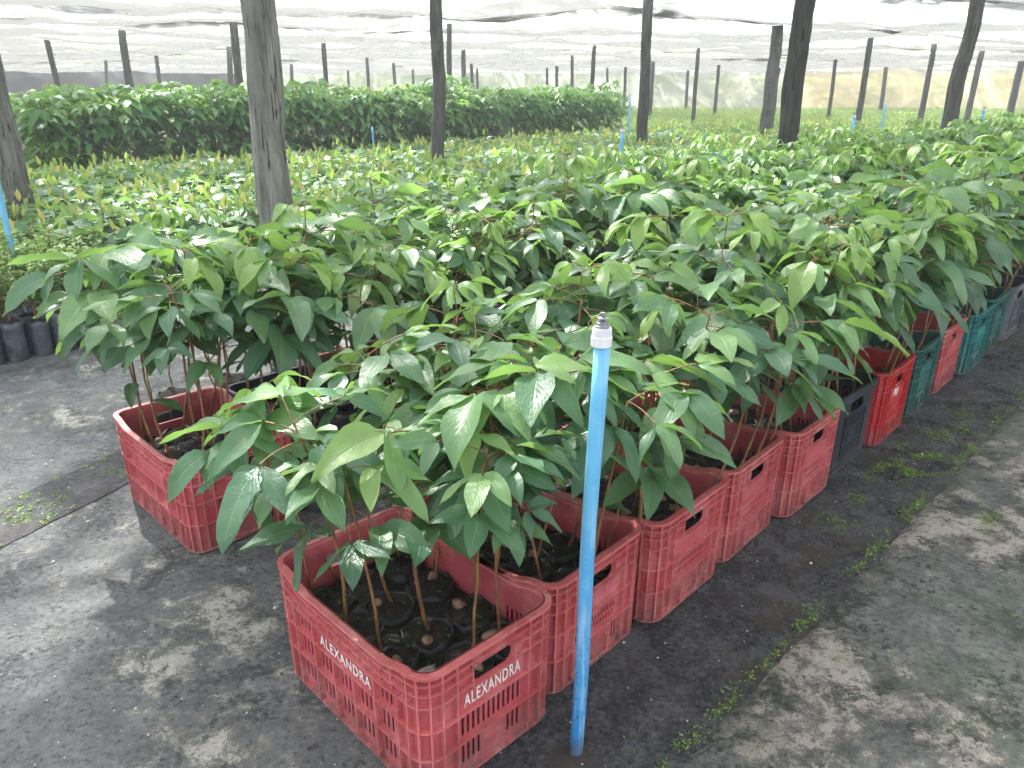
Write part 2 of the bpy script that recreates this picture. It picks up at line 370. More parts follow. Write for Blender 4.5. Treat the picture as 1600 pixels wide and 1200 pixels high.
def leafmesh(name, P, mat): return mesh(name, P[0], P[1], mat, uv=P[2], attrs={'tint': P[3]})
def tubearr(P, r, n=5):
    """thin tube as leaf-format arrays (tint high = uses its own material elsewhere)"""
    mb = MB(); mb.tube(P, r, n, cap=False); return np.array(mb.V), np.array(mb.F)

def trifoliate(rg, base, az, el, plen, L, tint, nleaf=3, droop=1.0, nt=7, nc=5):
    """a compound leaf: returns petiole points and leaflet rows"""
    d = np.array([math.cos(az)*math.cos(el), math.sin(az)*math.cos(el), math.sin(el)])
    pts = [base]; q = base.copy(); dd = d.copy()
    for i in range(4):
        dd = dd+np.array([0, 0, -.10]); dd /= np.linalg.norm(dd); q = q+dd*plen/4; pts.append(q.copy())
    rows = []
    for k, off in enumerate((0, 1.0, -1.0)[:nleaf]):
        a = math.atan2(dd[1], dd[0])+off*rg.uniform(.75, 1.05)
        e = rg.uniform(-.3, .3)-.08*abs(off)
        D = np.array([math.cos(a)*math.cos(e), math.sin(a)*math.cos(e), math.sin(e)])
        l = L*(1 if k == 0 else .86)*rg.uniform(.8, 1.2)
        rows.append((q+D*.006, D, l, l*rg.uniform(.38, .53), droop*rg.uniform(.4, 1.5), rg.uniform(.05, .4), min(1, max(0, tint+rg.normal(0, .05)))))
    return pts, rows
def pack(rows, seed, nt=7, nc=5):
    return leaves(np.array([r[0] for r in rows]), np.array([r[1] for r in rows]), np.array([r[2] for r in rows]), np.array([r[3] for r in rows]),
        np.array([r[4] for r in rows]), np.array([r[5] for r in rows]), np.array([r[6] for r in rows]), nt=nt, nc=nc, seed=seed)

def sapling_geo(seed, h, z0, Lf=.15, whorls=2, n1=6, lowleaf=0, nt=7, nc=5, new=0.25, rst=.0042, scale=1.):
    rg = np.random.default_rng(seed); stem = MB(); rows = []
    bend = rg.normal(0, .03, 2); P = []
    for i in range(9):
        t = i/8; P.append(np.array([bend[0]*math.sin(t*3.0)+rg.normal(0, .0015), bend[1]*math.sin(t*2.6)+rg.normal(0, .0015), z0+(h-z0)*t]))
    P = np.array(P); stem.tube(P, list(np.linspace(rst, rst*.5, 9)), 6)
    top = P[-1]
    for w in range(whorls):
        zc = P[-1] if w == 0 else P[-1]-np.array([0, 0, .085*w*scale])
        n = n1 if w == 0 else max(3, n1-1); a0 = rg.uniform(0, 6.28)
        for i in range(n):
            az = a0+i*6.283/n+rg.normal(0, .25); el = rg.uniform(-.05, .8) if w == 0 else rg.uniform(-.2, .35)
            base = zc+np.array([0, 0, -rg.uniform(0, .05)])
            tint = rg.uniform(.05, .55)+(.12 if w == 0 else -.08)
            pts, r = trifoliate(rg, base, az, el, rg.uniform(.04, .11)*scale, Lf*rg.uniform(.75, 1.2), tint, droop=rg.uniform(.5, 1.2), nt=nt)
            stem.tube(pts, .0014, 4, cap=False); rows += r
    if rg.uniform() < new:       # a flush of young leaves above the top whorl
        pk = rg.uniform() < .1
        sh = top+np.array([rg.normal(0, .01), rg.normal(0, .01), rg.uniform(.05, .11)]); stem.tube([top, (top+sh)/2, sh], .0015, 4, cap=False)
        for i in range(rg.integers(2, 5)):
            az = rg.uniform(0, 6.28)
            pts, r = trifoliate(rg, sh, az, rg.uniform(-.1, .6), .05, Lf*(.38 if pk else rg.uniform(.6, .8)), .97 if pk else rg.uniform(.6, .78), droop=1.8, nt=nt)
            stem.tube(pts, .0011, 4, cap=False); rows += r
    for i in range(lowleaf):
        z = rg.uniform(.45, .75); b = P[int(z*8)]; az = rg.uniform(0, 6.28)
        D = np.array([math.cos(az), math.sin(az), .1]); l = Lf*rg.uniform(.55, .8)
        rows.append((b, D, l, l*.45, 1., .2, rg.uniform(.1, .35)))
    return stem, pack(rows, seed, nt, nc)

def bag_geo(seed, r=.05, h=.2, mat0=M_bag, weeds=7):
    rg = np.random.default_rng(seed); mb = MB(); n = 14; V = []; prof = [(r*.93, 0), (r*1.0, .02), (r*1.03, h*.5), (r, h*.85), (r*1.04, h), (r*.97, h-.002), (r*.93, h-.014)]
    for i, (rr, z) in enumerate(prof):
        for k in range(n):
            q = 2*math.pi*k/n; w = rr*(1+.05*math.sin(k*3.1+i*1.7+seed)); V.append((w*math.cos(q), w*math.sin(q), z+(.006*math.sin(k*2.3+seed) if i in (4, 5) else 0)))
    F = [(i*n+k, i*n+(k+1) % n, (i+1)*n+(k+1) % n, (i+1)*n+k) for i in range(len(prof)-1) for k in range(n)]
    mb.add(V, F, 0); mb.add([V[k] for k in range(n)], [tuple(range(n))[::-1]], 0)
    # soil top: lumpy dome
    Vs = []; Fs = []
    for ring in range(5):
        rr = r*.96*(1-ring/4)
        for k in range(n): q = 2*math.pi*k/n; Vs.append((rr*math.cos(q), rr*math.sin(q), h-.010+.010*rg.uniform()+ring*.003))
    for i in range(4): Fs += [(i*n+k, i*n+(k+1) % n, (i+1)*n+(k+1) % n, (i+1)*n+k) for k in range(n)]
    mb.add(Vs, Fs, 1)
    for _ in range(weeds):
        c = np.array([rg.uniform(-.7, .7)*r, rg.uniform(-.7, .7)*r, h-.004])
        for j in range(5):
            a = rg.uniform(0, 6.28); l = rg.uniform(.004, .009); t = c+np.array([math.cos(a)*l, math.sin(a)*l, rg.uniform(.002, .008)])
            s = np.array([-math.sin(a), math.cos(a), 0])*l*.4; m = (c+t)/2
            mb.add([c, m+s, t, m-s], [(0, 1, 2, 3)], 2)
    return mb
def seed_geo(seed):
    rg = random.Random(seed); mb = MB(); n = 12
    prof = [(.0001, -.013)]+[(.0165*math.sin(a), -.013*math.cos(a)) for a in np.linspace(.35, 2.8, 7)]+[(.0001, .013)]
    mb.lathe(prof, n); a = rg.uniform(0, 6.28); V = []
    for x, y, z in mb.V: V.append((x*1.15, y*.92, z+.0015*math.sin(x*300+a)))
    mb.V = V; return mb

# ---- prototypes
BAG_Z = .012; BAG_H = .195
protos = []
for i in range(14):
    h = [.60, .64, .68, .72, .62, .66, .70, .74, .78, .65, .69, .73, .76, .80][i]
    st, lf = sapling_geo(100+i, h, BAG_H-.02, Lf=[.112, .132, .12, .152][i % 4], whorls=[2, 1, 2, 2][i % 4], n1=[5, 6, 5][i % 3], lowleaf=(i % 5 == 0), nt=7, new=.45)
    protos.append(dict(h=h, stem=st.mesh('stem', M_stem, True), leaf=leafmesh('foliage', lf, M_leaf),
        bag=bag_geo(i, .0565, BAG_H).mesh('grow_bag', [M_bag, M_soil, M_moss], True), seed=seed_geo(i).mesh('seed', M_seed, True)))
rs = random.Random(5)
PV = []
for p in protos:
    a_ = np.empty(len(p['leaf'].vertices)*3, np.float32); p['leaf'].vertices.foreach_get('co', a_); PV.append(a_.reshape(-1, 3))
def rotm(lx, ly, rz):
    from mathutils import Euler
    return np.array(Euler((0, 0, rz)).to_matrix()) @ np.array(Euler((lx, ly, 0)).to_matrix())
def place_sapling(x, y, z, rz, pi_, sc, label, group, lean=(0, 0), parts=True, zs=1.):
    p = protos[pi_]
    if y < 2.1 and abs(x-.145) < .5:      # no leaf may grow through the standpipe
        for _ in range(30):
            VV = (PV[pi_]*np.array([sc, sc, sc*zs])) @ rotm(lean[0], lean[1], rz).T+np.array([x, y, z])
            if ((np.abs(VV[:, 0]-.146) < .035) & (VV[:, 1] < 1.335)).sum() == 0: break
            rz = rs.uniform(0, 6.28); wx = (x-.146)*.12; lean = (rs.gauss(0, .05)-.06*0, rs.gauss(0, .05)); sc *= .985
    t = empty('sapling', (x, y, z), rz); tag(t, label, 'sapling', group)
    t.rotation_euler = (0, 0, rz)
    if parts:
        link('grow_bag', p['bag'], t)
        a = rs.uniform(0, 6.28)
        if rs.random() < .75:
            s = link('seed', p['seed'], t, (math.cos(a)*.027, math.sin(a)*.027, BAG_H-.001)); s.rotation_euler = (rs.uniform(-.5, .5), rs.uniform(-.5, .5), a); q_ = rs.uniform(.85, 1.2); s.scale = (q_*1.1, q_*rs.uniform(.8, 1), q_*.9)
    for k, nm in (('stem', 'stem'), ('leaf', 'foliage')):
        o = link(nm, p[k], t); o.scale = (sc, sc, sc*zs); o.location = (0, 0, BAG_H*(1-sc*zs)); o.rotation_euler = (lean[0], lean[1], 0)
    return t

# ---------------------------------------------------------------- crates
CW, CL, CH, CR = .352, .547, .31, .04
def crate_mesh(kind):
    Ls = [CW-2*CR, CL-2*CR]*2; arc = CR*math.pi/2
    starts = [0]
    for l in Ls: starts.append(starts[-1]+l+arc)
    tot = starts[4]; cx = [CW-CR, CW-CR, CR, CR]; cy = [CR, CL-CR, CL-CR, CR]
    def pm(s):
        s = s % tot
        for k in range(4):
            a = s-starts[k]
            if a <= Ls[k]+1e-9:
                return [((CR+a, 0), (0, -1)), ((CW, CR+a), (1, 0)), ((CW-CR-a, CL), (0, 1)), ((0, CL-CR-a), (-1, 0))][k]
            if a <= Ls[k]+arc+1e-9:
                q = (a-Ls[k])/CR-math.pi/2+k*math.pi/2; nx, ny = math.cos(q), math.sin(q)
                return (cx[k]+CR*nx, cy[k]+CR*ny), (nx, ny)
    def dip(s):     # the rim of the long sides dips between the corners
        s = s % tot
        for k in (1, 3):
            a = s-starts[k]
            if 0 <= a <= Ls[k]:
                e = min(a, Ls[k]-a)/.085; e = max(0, min(1, e)); return .02*(e*e*(3-2*e)) if kind != 2 else 0
        return 0
    def P(s, n, z):
        (x, y), (nx, ny) = pm(s); w = max(0, (z-.16)/(CH-.16)); z2 = z-dip(s)*w
        k = 1-.022*(1-z/CH); x = CW/2+(x+nx*n-CW/2)*k; y = CL/2+(y+ny*n-CL/2)*k
        return (x, y, z2)
    holes = []; mb = MB()
    def hole(s0, s1, z0, z1): holes.append((s0, s1, z0, z1))
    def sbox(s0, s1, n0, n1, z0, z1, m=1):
        n = max(1, int((s1-s0)/.012)); ss = np.linspace(s0, s1, n+1)
        V = []; F = []
        for s in ss: V += [P(s, n0, z0), P(s, n1, z0), P(s, n1, z1), P(s, n0, z1)]
        for i in range(n):
            b = i*4; F += [(b+j, b+(j+1) % 4, b+4+(j+1) % 4, b+4+j) for j in range(4)]
        F += [(3, 2, 1, 0), (n*4, n*4+1, n*4+2, n*4+3)]
        mb.add(V, F, m)
    ribw = .0032; RN = .0115
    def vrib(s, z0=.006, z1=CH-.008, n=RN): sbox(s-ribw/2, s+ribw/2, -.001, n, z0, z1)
    if kind != 2:
        for z in (.007, .098, .170, .286): sbox(0, tot, -.001, RN+.0005, z-.0014, z+.0014)
        for z in (.232, .262):
            c0, c2 = starts[0]+Ls[0]/2, starts[2]+Ls[2]/2
            sbox(0, c0-.0605, -.001, RN+.0005, z-.0014, z+.0014); sbox(c0+.0605, c2-.0605, -.001, RN+.0005, z-.0014, z+.0014)
            sbox(c2+.0605, tot, -.001, RN+.0005, z-.0014, z+.0014)
        sbox(0, tot, -.0035, .0145, CH-.007, CH)
    else:
        sbox(0, tot, -.0035, .009, CH-.035, CH); sbox(0, tot, -.001, .006, .0, .014)
    for k in range(4):
        s0 = starts[k]; l = Ls[k]
        if kind != 2:
            for q in (.33, .66, ): vrib(s0+l+arc*q)
            vrib(s0); vrib(s0+l)
        if k in (0, 2):   # short ends with the handle
            c = s0+l/2
            zs_ = [(.226, .230, .042), (.230, .236, .050), (.236, .258, .054), (.258, .264, .050), (.264, .268, .042)]
            if kind == 2: zs_ = [(a-.004, b-.002 if b > .26 else b-.004, w) for a, b, w in zs_]
            for za, zb, hw in zs_: hole(c-hw, c+hw, za, zb)
            if kind == 2:
                for r_ in range(3):
                    for i in range(13):
                        a = c-.075+i*.012
                        if abs(a+.002-c) > .028 or r_ != 1: hole(a, a+.0045, .05+r_*.055, .095+r_*.055)
                sbox(c-.088, c+.088, -.001, .004, .04, .045); sbox(c-.088, c+.088, -.001, .004, .212, .217)
                sbox(c-.09, c-.086, -.001, .004, .04, .217); sbox(c+.086, c+.09, -.001, .004, .04, .217)
                continue
            for i in range(17): vrib(c-.056+i*.007, .2725, CH-.006, .007)
            sbox(c-.06, c+.06, -.001, .006, .2695, .272); sbox(c-.06, c+.06, -.001, .0105, .2205, .2235)
            sbox(c-.06, c-.057, -.001, .0105, .2235, .272); sbox(c+.057, c+.06, -.001, .0105, .2235, .272)
            vrib(s0+.036); vrib(s0+l-.036)
            if kind == 0:
                for i in range(12):
                    a = c-.083+i*.0142
                    hole(a, a+.0062, .106, .163)
                    if i < 4 or i > 8: hole(a, a+.0062, .034, .09)
            else:
                for r_, z in enumerate((.103, .126, .149)):
                    for i in range(13):
                        a = c-.083+i*.0125+(r_ % 2)*.003; hole(a, a+.006, z, z+.016)
                for i in range(2):
                    hole(c+.07+i*.012, c+.076+i*.012, .03, .088)
                # U bracket low on the end
                sbox(c-.045, c-.038, -.001, .012, .012, .062); sbox(c+.038, c+.045, -.001, .012, .012, .062); sbox(c-.038, c+.038, -.001, .012, .012, .02)
            sbox(c-.09, c+.09, -.0005, .0022, .172, .217, 0)      # raised name panel
        else:
            m_ = .034; cw = (l-2*m_)/5
            if kind == 2:
                for r_ in range(4):
                    for i in range(30):
                        a = s0+.03+i*.0138; hole(a, a+.006, .03+r_*.055, .07+r_*.055)
                continue
            for i in range(6): vrib(s0+m_+i*cw, .006, .236 if i not in (2, 3) else .17)
            for i in range(12): vrib(s0+m_*.5+i*(l-m_)/11, .236, CH-.006, .006)
            sbox(s0+m_+cw, s0+m_+4*cw, -.0005, .002, .173, .229, 0)
            for i in range(5):
                for j in range(4):
                    a = s0+m_+i*cw+.012+j*.0155
                    hole(a, a+.007, .106, .162); hole(a, a+.007, .034, .09)
                    if i in (0, 4): hole(a, a+.007, .178, .229)
                    elif kind == 1 and False: hole(a, a+.007, .178, .229)
    # perforated wall sheet
    S_ = {0., tot}
    for k in range(4):
        for q in np.linspace(0, 1, 7): S_.add(starts[k]+Ls[k]+arc*q)
        for q in np.linspace(0, 1, 10 if k % 2 == 0 else 16): S_.add(starts[k]+Ls[k]*q)
    Z_ = {.0, .3, CH}
    for a, b, c_, d in holes: S_ |= {a, b}; Z_ |= {c_, d}
    def uniq(x):
        x = sorted(x); r_ = [x[0]]
        for q in x[1:]:
            if q-r_[-1] > 1e-5: r_.append(q)
        return r_
    Sg = uniq(S_); Zg = uniq(Z_); ns, nz = len(Sg)-1, len(Zg)-1
    sc_ = np.array([(Sg[i]+Sg[i+1])/2 for i in range(ns)]); zc_ = np.array([(Zg[i]+Zg[i+1])/2 for i in range(nz)])
    fill = np.ones((ns, nz), bool)
    for a, b, c_, d in holes: fill[np.ix_((sc_ > a) & (sc_ < b), (zc_ > c_) & (zc_ < d))] = False
    idx = {}; V = []; F = []
    def vi(i, j, n):
        i = i % ns; k = (i, j, n)
        if k not in idx: idx[k] = len(V); V.append(P(Sg[i], 0 if n else -.0028, Zg[j]))
        return idx[k]
    for i in range(ns):
        for j in range(nz):
            if not fill[i, j]: continue
            F.append((vi(i, j, 1), vi(i+1, j, 1), vi(i+1, j+1, 1), vi(i, j+1, 1)))
            F.append((vi(i, j+1, 0), vi(i+1, j+1, 0), vi(i+1, j, 0), vi(i, j, 0)))
            if not fill[i-1, j]: F.append((vi(i, j, 0), vi(i, j, 1), vi(i, j+1, 1), vi(i, j+1, 0)))
            if not fill[(i+1) % ns, j]: F.append((vi(i+1, j, 1), vi(i+1, j, 0), vi(i+1, j+1, 0), vi(i+1, j+1, 1)))
            if j == 0 or not fill[i, j-1]: F.append((vi(i, j, 0), vi(i+1, j, 0), vi(i+1, j, 1), vi(i, j, 1)))
            if j == nz-1 or not fill[i, j+1]: F.append((vi(i, j+1, 1), vi(i+1, j+1, 1), vi(i+1, j+1, 0), vi(i, j+1, 0)))
    mb.add(V, F)
    mb.box((.02, .02, .004), (CW-.02, CL-.02, .009))
    return mb
crate_mb = {k: crate_mesh(k) for k in (0, 1, 2)}
crate_cache = {}; SPILL = {}
RIBS = {'crate_red': crate_mat('crate_red_lit_ribs', (.56, .15, .15), (.42, .08, .085), (.66, .32, .31))}  # paler red paints lit edges on the ribs so they look deeper
for m_ in (RED2, BLACK, GREEN, TEAL, BROWN, GREY): RIBS[m_.name] = m_
def crate(x, y, yaw, kind, mat, label, group):
    key = (kind, mat.name)
    if key not in crate_cache:
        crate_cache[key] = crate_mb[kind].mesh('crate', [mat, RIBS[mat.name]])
    o = link('plastic_crate', crate_cache[key]); o.location = (x, y, .004); o.rotation_euler = (0, 0, yaw)
    if 's' not in SPILL:
        nx, ny = 26, 40; V = []
        for j in range(ny):
            for i in range(nx):
                px_, py_ = .012+(CW-.024)*i/(nx-1), .012+(CL-.024)*j/(ny-1)
                V.append((px_, py_, .186+.010*fbm(px_*14, py_*14, 1)+.006*fbm(px_*45, py_*45, 2)))
        SPILL['s'] = mesh('spilled_soil', V, np.array([(j*nx+i, j*nx+i+1, (j+1)*nx+i+1, (j+1)*nx+i) for j in range(ny-1) for i in range(nx-1)]), M_soil)
    link('spilled_soil', SPILL['s'], o)
    tag(o, label, 'crate', group); return o
def lettering(parent, txt, size, loc, rot, sx=.8, bold=0.0):
    cu = bpy.data.curves.new('lettering', 'FONT'); cu.body = txt; cu.size = size; cu.align_x = 'CENTER'; cu.align_y = 'CENTER'
    cu.extrude = .0003; cu.offset = bold; cu.space_character = 1.15
    to = bpy.data.objects.new('tmp', cu); C.objects.link(to)
    dg = bpy.context.evaluated_depsgraph_get(); me = bpy.data.meshes.new_from_object(to.evaluated_get(dg)); bpy.data.objects.remove(to)
    me.materials.clear(); me.materials.append(M_paint)
    o = link('lettering', me, parent, loc); o.rotation_euler = rot; o.scale = (sx, 1, 1); return o

ordn = ['nearest', 'second', 'third', 'fourth', 'fifth', 'sixth', 'seventh', 'eighth', 'ninth', 'tenth', 'eleventh', 'twelfth', 'thirteenth', 'fourteenth', 'fifteenth', 'sixteenth']
row1 = [(0, RED, 'red', 'red crate lettered ALEXANDRA at the near end of the front row'), (1, RED, 'red', 'faded red crate behind the blue standpipe, touching the lettered crate'),
    (1, RED, 'red', 'faded red crate, third from the near end of the front row'), (1, RED, 'red', 'red crate fourth in the front row, mud along its foot'),
    (1, RED, 'red', 'red crate fifth in the front row, right before the black crate'), (2, BLACK, 'black', 'smooth black crate between two red crates in the front row'),
    (1, RED2, 'bright red', 'bright red crate with white &J painted on its end'), (1, GREEN, 'green', 'dark green crate right behind the crate painted &J'),
    (1, RED, 'red', 'red crate between two green crates in the front row'), (1, TEAL, 'teal', 'teal green crate, tenth in the front row'),
    (1, GREEN, 'green', 'dull green crate, eleventh in the front row'), (2, GREY, 'grey', 'dark grey crate, twelfth in the front row'),
    (1, GREY, 'grey', 'slate grey crate, thirteenth in the front row by the right picture edge'), (1, RED, 'red', 'red crate, fourteenth in the front row'),
    (2, BLACK, 'black', 'black crate, fifteenth in the front row')]
short1 = ['ALEXANDRA crate', 'red crate behind the standpipe', 'third front crate', 'fourth front crate', 'fifth front crate', 'black crate', 'crate painted &J', 'dark green crate', 'ninth front crate', 'teal crate', 'eleventh front crate', 'twelfth front crate', 'thirteenth front crate', 'fourteenth front crate', 'fifteenth front crate']
short2 = ['lone left red crate', 'black second-row crate', 'brown crate', 'fourth second-row crate', 'fifth second-row crate', 'sixth second-row crate']
def crate_point(x, y, yaw, a, b): return x+a*math.cos(yaw)-b*math.sin(yaw), y+a*math.sin(yaw)+b*math.cos(yaw)
NPL = [(ia, ib) for ib in range(4) for ia in range(3)]
def fill_crate(cx_, cy_, yaw, label, group, hsc, npl=None, stuff=None, outlean=.10, skip=()):
    for k, (ia, ib) in enumerate(NPL):
        if k in skip: continue
        a = CW*(.19+.31*ia)+rs.uniform(-.008, .008); b = CL*(.14+.24*ib)+rs.uniform(-.01, .01)
        x, y = crate_point(cx_, cy_, yaw, a, b)
        pi_ = rs.randrange(14); target = hsc*rs.uniform(.92, 1.1); sc = target/protos[pi_]['h']*rs.choice([.97, 1.03]); 
        la = (a/CW-.5)*2*outlean*1.5; lb = (b/CL-.5)*2*outlean*1.6
        rz = rs.uniform(0, 6.28)
        wx = la*math.cos(yaw)-lb*math.sin(yaw); wy = la*math.sin(yaw)+lb*math.cos(yaw)   # world lean direction
        lx = wx*math.cos(-rz)-wy*math.sin(-rz); ly = wx*math.sin(-rz)+wy*math.cos(-rz)
        lean = (-ly+rs.gauss(0, .04), lx+rs.gauss(0, .04))
        if stuff is not None: stuff.append((x, y, BAG_Z, rz, pi_, min(sc, 1.25), lean)); continue
        place_sapling(x, y, BAG_Z, rz, pi_, min(max(sc, .8), 1.3), 'sapling in the %s, %s of the %s line' % (label, ('left end', 'middle', 'right end')[ia], ('front', 'second', 'third', 'back')[ib]), group, lean)
for i, (kd, mt, cn_, lab) in enumerate(row1):
    jx = [0, .012, -.004, .006, -.008, .012, -.006, .004, .01, -.008, .006, 0, .01, 0, .006][i]
    x, y = uv2(.38*i, jx*1.2); yaw = YAW+[-.035, .03, .02, .04, .015, -.02, .03, .02, .03, .01, .02, 0, .02, 0, 0][i]
    o = crate(x, y, yaw, kd, mt, lab, 'plastic crates in the front row')
    if i == 0:
        lettering(o, 'ALEXANDRA', .043, (CW/2, -.0014, .195), (R(90), 0, 0), .56, .0002)
        lettering(o, 'ALEXANDRA', .038, (-.0034, CL/2, .1865), (R(90), 0, R(-90)), .8, .0002)
    if i == 6: lettering(o, '&J', .062, (CW/2-.01, -.0014, .203), (R(90), 0, 0), .9, .001)
    hs_ = [.675, .73, .77, .80, .84, .87, .88, .89, .9, .9, .9, .92, .92, .92, .92][i]
    fill_crate(x, y, yaw, short1[i], 'saplings standing in the '+short1[i], hs_, outlean=.1, skip=(0,) if i == 0 else ())
# second row
row2 = [(1, RED, 'red crate standing apart on the left, near end of the second row'), (2, BLACK, 'black crate next after the left-hand red crate, second row'),
    (1, BROWN, 'brown crate with a pale rim under the second row leaves'), (1, RED, 'red crate fourth in the second row, hidden under leaves'),
    (1, RED, 'red crate fifth in the second row, hidden under leaves'), (1, GREEN, 'green crate sixth in the second row, hidden under leaves')]
for i, (kd, mt, lab) in enumerate(row2):
    if i == 0: x, y, yaw = -.9563, 2.0218, .778
    else: x, y = uv2(.08+.385*i, 1.176-(.05 if i == 1 else 0)+.01*(i % 3)); yaw = YAW+.01*(i % 3-1)
    crate(x, y, yaw, kd, mt, lab, 'plastic crates in the second row')
    fill_crate(x, y, yaw, short2[i], 'saplings standing in the '+short2[i], .83+.008*i, outlean=.07 if i == 0 else .1)
# further on the second row stands straight on the ground in bags; the hidden rest is one mass
gl = 'tall glossy sapling in a black bag on the ground behind the crates'
n_ind = 0; rest = []
u = .08+.385*6
cells = []
while u < 11.3:
    for b in range(5): cells.append((u+rs.uniform(-.02, .02), 1.2+.13*b+rs.uniform(-.02, .02)))
    u += .125
cells2 = []
u = 1.6
while u < 12.5:
    for b in range(4): cells2.append((u+rs.uniform(-.02, .02), 1.95+.15*b+rs.uniform(-.02, .02)))
    u += .15
for (u, v) in cells+cells2:
    x, y = uv2(u, v)
    ang = x/max(y, .1)
    if ang > .78: continue
    rest.append((x, y, 0, rs.uniform(0, 6.28), rs.randrange(14), rs.uniform(1.05, 1.2)*(.93 if v > 1.9 else 1), (rs.gauss(0, .06), rs.gauss(0, .06))))
rest.sort(key=lambda q: q[1])
n_ind = 300-12*(len(row1)+len(row2))
for q in rest[:max(0, n_ind)]:
    place_sapling(q[0], q[1], q[2], q[3], q[4], q[5], gl, 'saplings in bags behind the crates', q[6], parts=True)
def proto_arrays(me):
    n = len(me.vertices); V = np.empty(n*3, np.float32); me.vertices.foreach_get('co', V); V = V.reshape(-1, 3)
    F = np.empty(len(me.loops), np.int32); me.loops.foreach_get('vertex_index', F); F = F.reshape(-1, 4)
    T = np.empty(n, np.float32); me.attributes['tint'].data.foreach_get('value', T)
    uv = np.tile(np.array([[.5, .5]], np.float32), (n, 1)); l = np.empty(len(me.loops)*2, np.float32); me.uv_layers[0].data.foreach_get('uv', l)
    uv[F.ravel()] = l.reshape(-1, 2); return V, F, uv, T
def rotm(lx, ly, rz):
    from mathutils import Euler
    return np.array(Euler((0, 0, rz)).to_matrix()) @ np.array(Euler((lx, ly, 0)).to_matrix())
def merge(placed, arrs, name, mat):
    parts = []
    for (x, y, z, rz, pi_, sc, lean) in placed:
        V, F, uv, T = arrs[pi_]; parts.append(((V*sc) @ rotm(lean[0], lean[1], rz).T+np.array([x, y, z]), F, uv, T))
    return leafmesh(name, join(parts), mat)
arrs = [proto_arrays(p['leaf']) for p in protos]
mass = rest[max(0, n_ind):]
if mass:
    o = link('sapling_mass', merge(mass, arrs, 'sapling_mass', M_leaf)); tag(o, 'dense mass of glossy saplings filling the right of the bed behind the crates', 'saplings', kind='stuff')

# ---------------------------------------------------------------- thin seedlings in bags behind the left crate
for k in range(9):
    x, y = uv2(.30+.125*k+rs.uniform(-.01, .01), 1.95+.13*(k % 2)); t = empty('potted_seedling', (x, y, .002), rs.uniform(0, 6))
    tag(t, 'thin pale seedling in a black bag behind the left-hand red crate', 'seedling', 'thin seedlings in bags behind the left crate')
    if k == 0: pb = bag_geo(77, .062, .19, weeds=5).mesh('grow_bag', [M_bag, M_soil, M_moss], True)
    link('grow_bag', pb, t)
    if k < 3:
        rg = np.random.default_rng(k+40); stm = MB(); P = [(rg.normal(0, .004), rg.normal(0, .004), .17+i*.05) for i in range(7)]; stm.tube(P, .003, 5)
        rows = []
        for i in range(9):
            a = rg.uniform(0, 6.28); rows.append((np.array(P[rg.integers(2, 7)]), np.array([math.cos(a), math.sin(a), .3]), .035, .015, .6, .2, rg.uniform(.5, .8)))
        if k == 0: sm = []
        sm.append((stm.mesh('stem', M_stem, True), leafmesh('foliage', pack(rows, k), M_small)))
    s, l = sm[k % 3]; link('stem', s, t); link('foliage', l, t)

# ---------------------------------------------------------------- bushy small-leaved plants in bags, far left
bush = []
for i in range(6):
    rg = np.random.default_rng(300+i); st = MB(); rows = []
    for b in range(6):
        a = rg.uniform(0, 6.28); r_ = rg.uniform(.02, .09); h = rg.uniform(.4, .58)
        P = [np.array([r_*math.cos(a)*t_**1.5, r_*math.sin(a)*t_**1.5, .18+(h-.18)*t_]) for t_ in np.linspace(0, 1, 6)]
        st.tube(P, [.003, .0026, .002, .0017, .0014, .001], 4, cap=False)
        for j in range(26):
            q = rg.uniform(.3, 1)**.8; p0 = P[0]+(P[-1]-P[0])*q; aa = rg.uniform(0, 6.28)
            d = np.array([math.cos(aa), math.sin(aa), rg.uniform(-.1, .7)]); p0 = p0+d*rg.uniform(.0, .03)
            rows.append((p0, d, rg.uniform(.03, .05), rg.uniform(.016, .024), .5, .25, .3+.6*q*rg.uniform(.5, 1)))
    bush.append((st.mesh('stem', M_stem, True), leafmesh('foliage', pack(rows, i, 4, 3), M_small), bag_geo(200+i, .052, .195, weeds=2).mesh('grow_bag', [M_bag_dusty, M_soil, M_moss], True)))
n = 0
for iv in range(9):
    for iu in range(26):
        u = -1.5+iu*.118+rs.uniform(-.006, .006); v = 3.64+iv*.118+rs.uniform(-.006, .006)
        if u > .85-.04*iv: continue
        x, y = uv2(u, v)
        if x/y < -.82: continue
        t = empty('bushy_plant', (x, y, .002), rs.uniform(0, 6.28), rs.uniform(.9, 1.1))
        front = iv == 0
        tag(t, 'bushy small-leaved plant in a black bag, %s' % ('front line of the left bed' if front else 'behind the front line of the left bed'), 'potted plant', 'bushy plants in bags, '+('front line' if front else 'inner lines'))
        k = rs.randrange(6)
        if iv < 2: link('grow_bag', bush[k][2], t)
        link('stem', bush[k][0], t); link('foliage', bush[k][1], t)

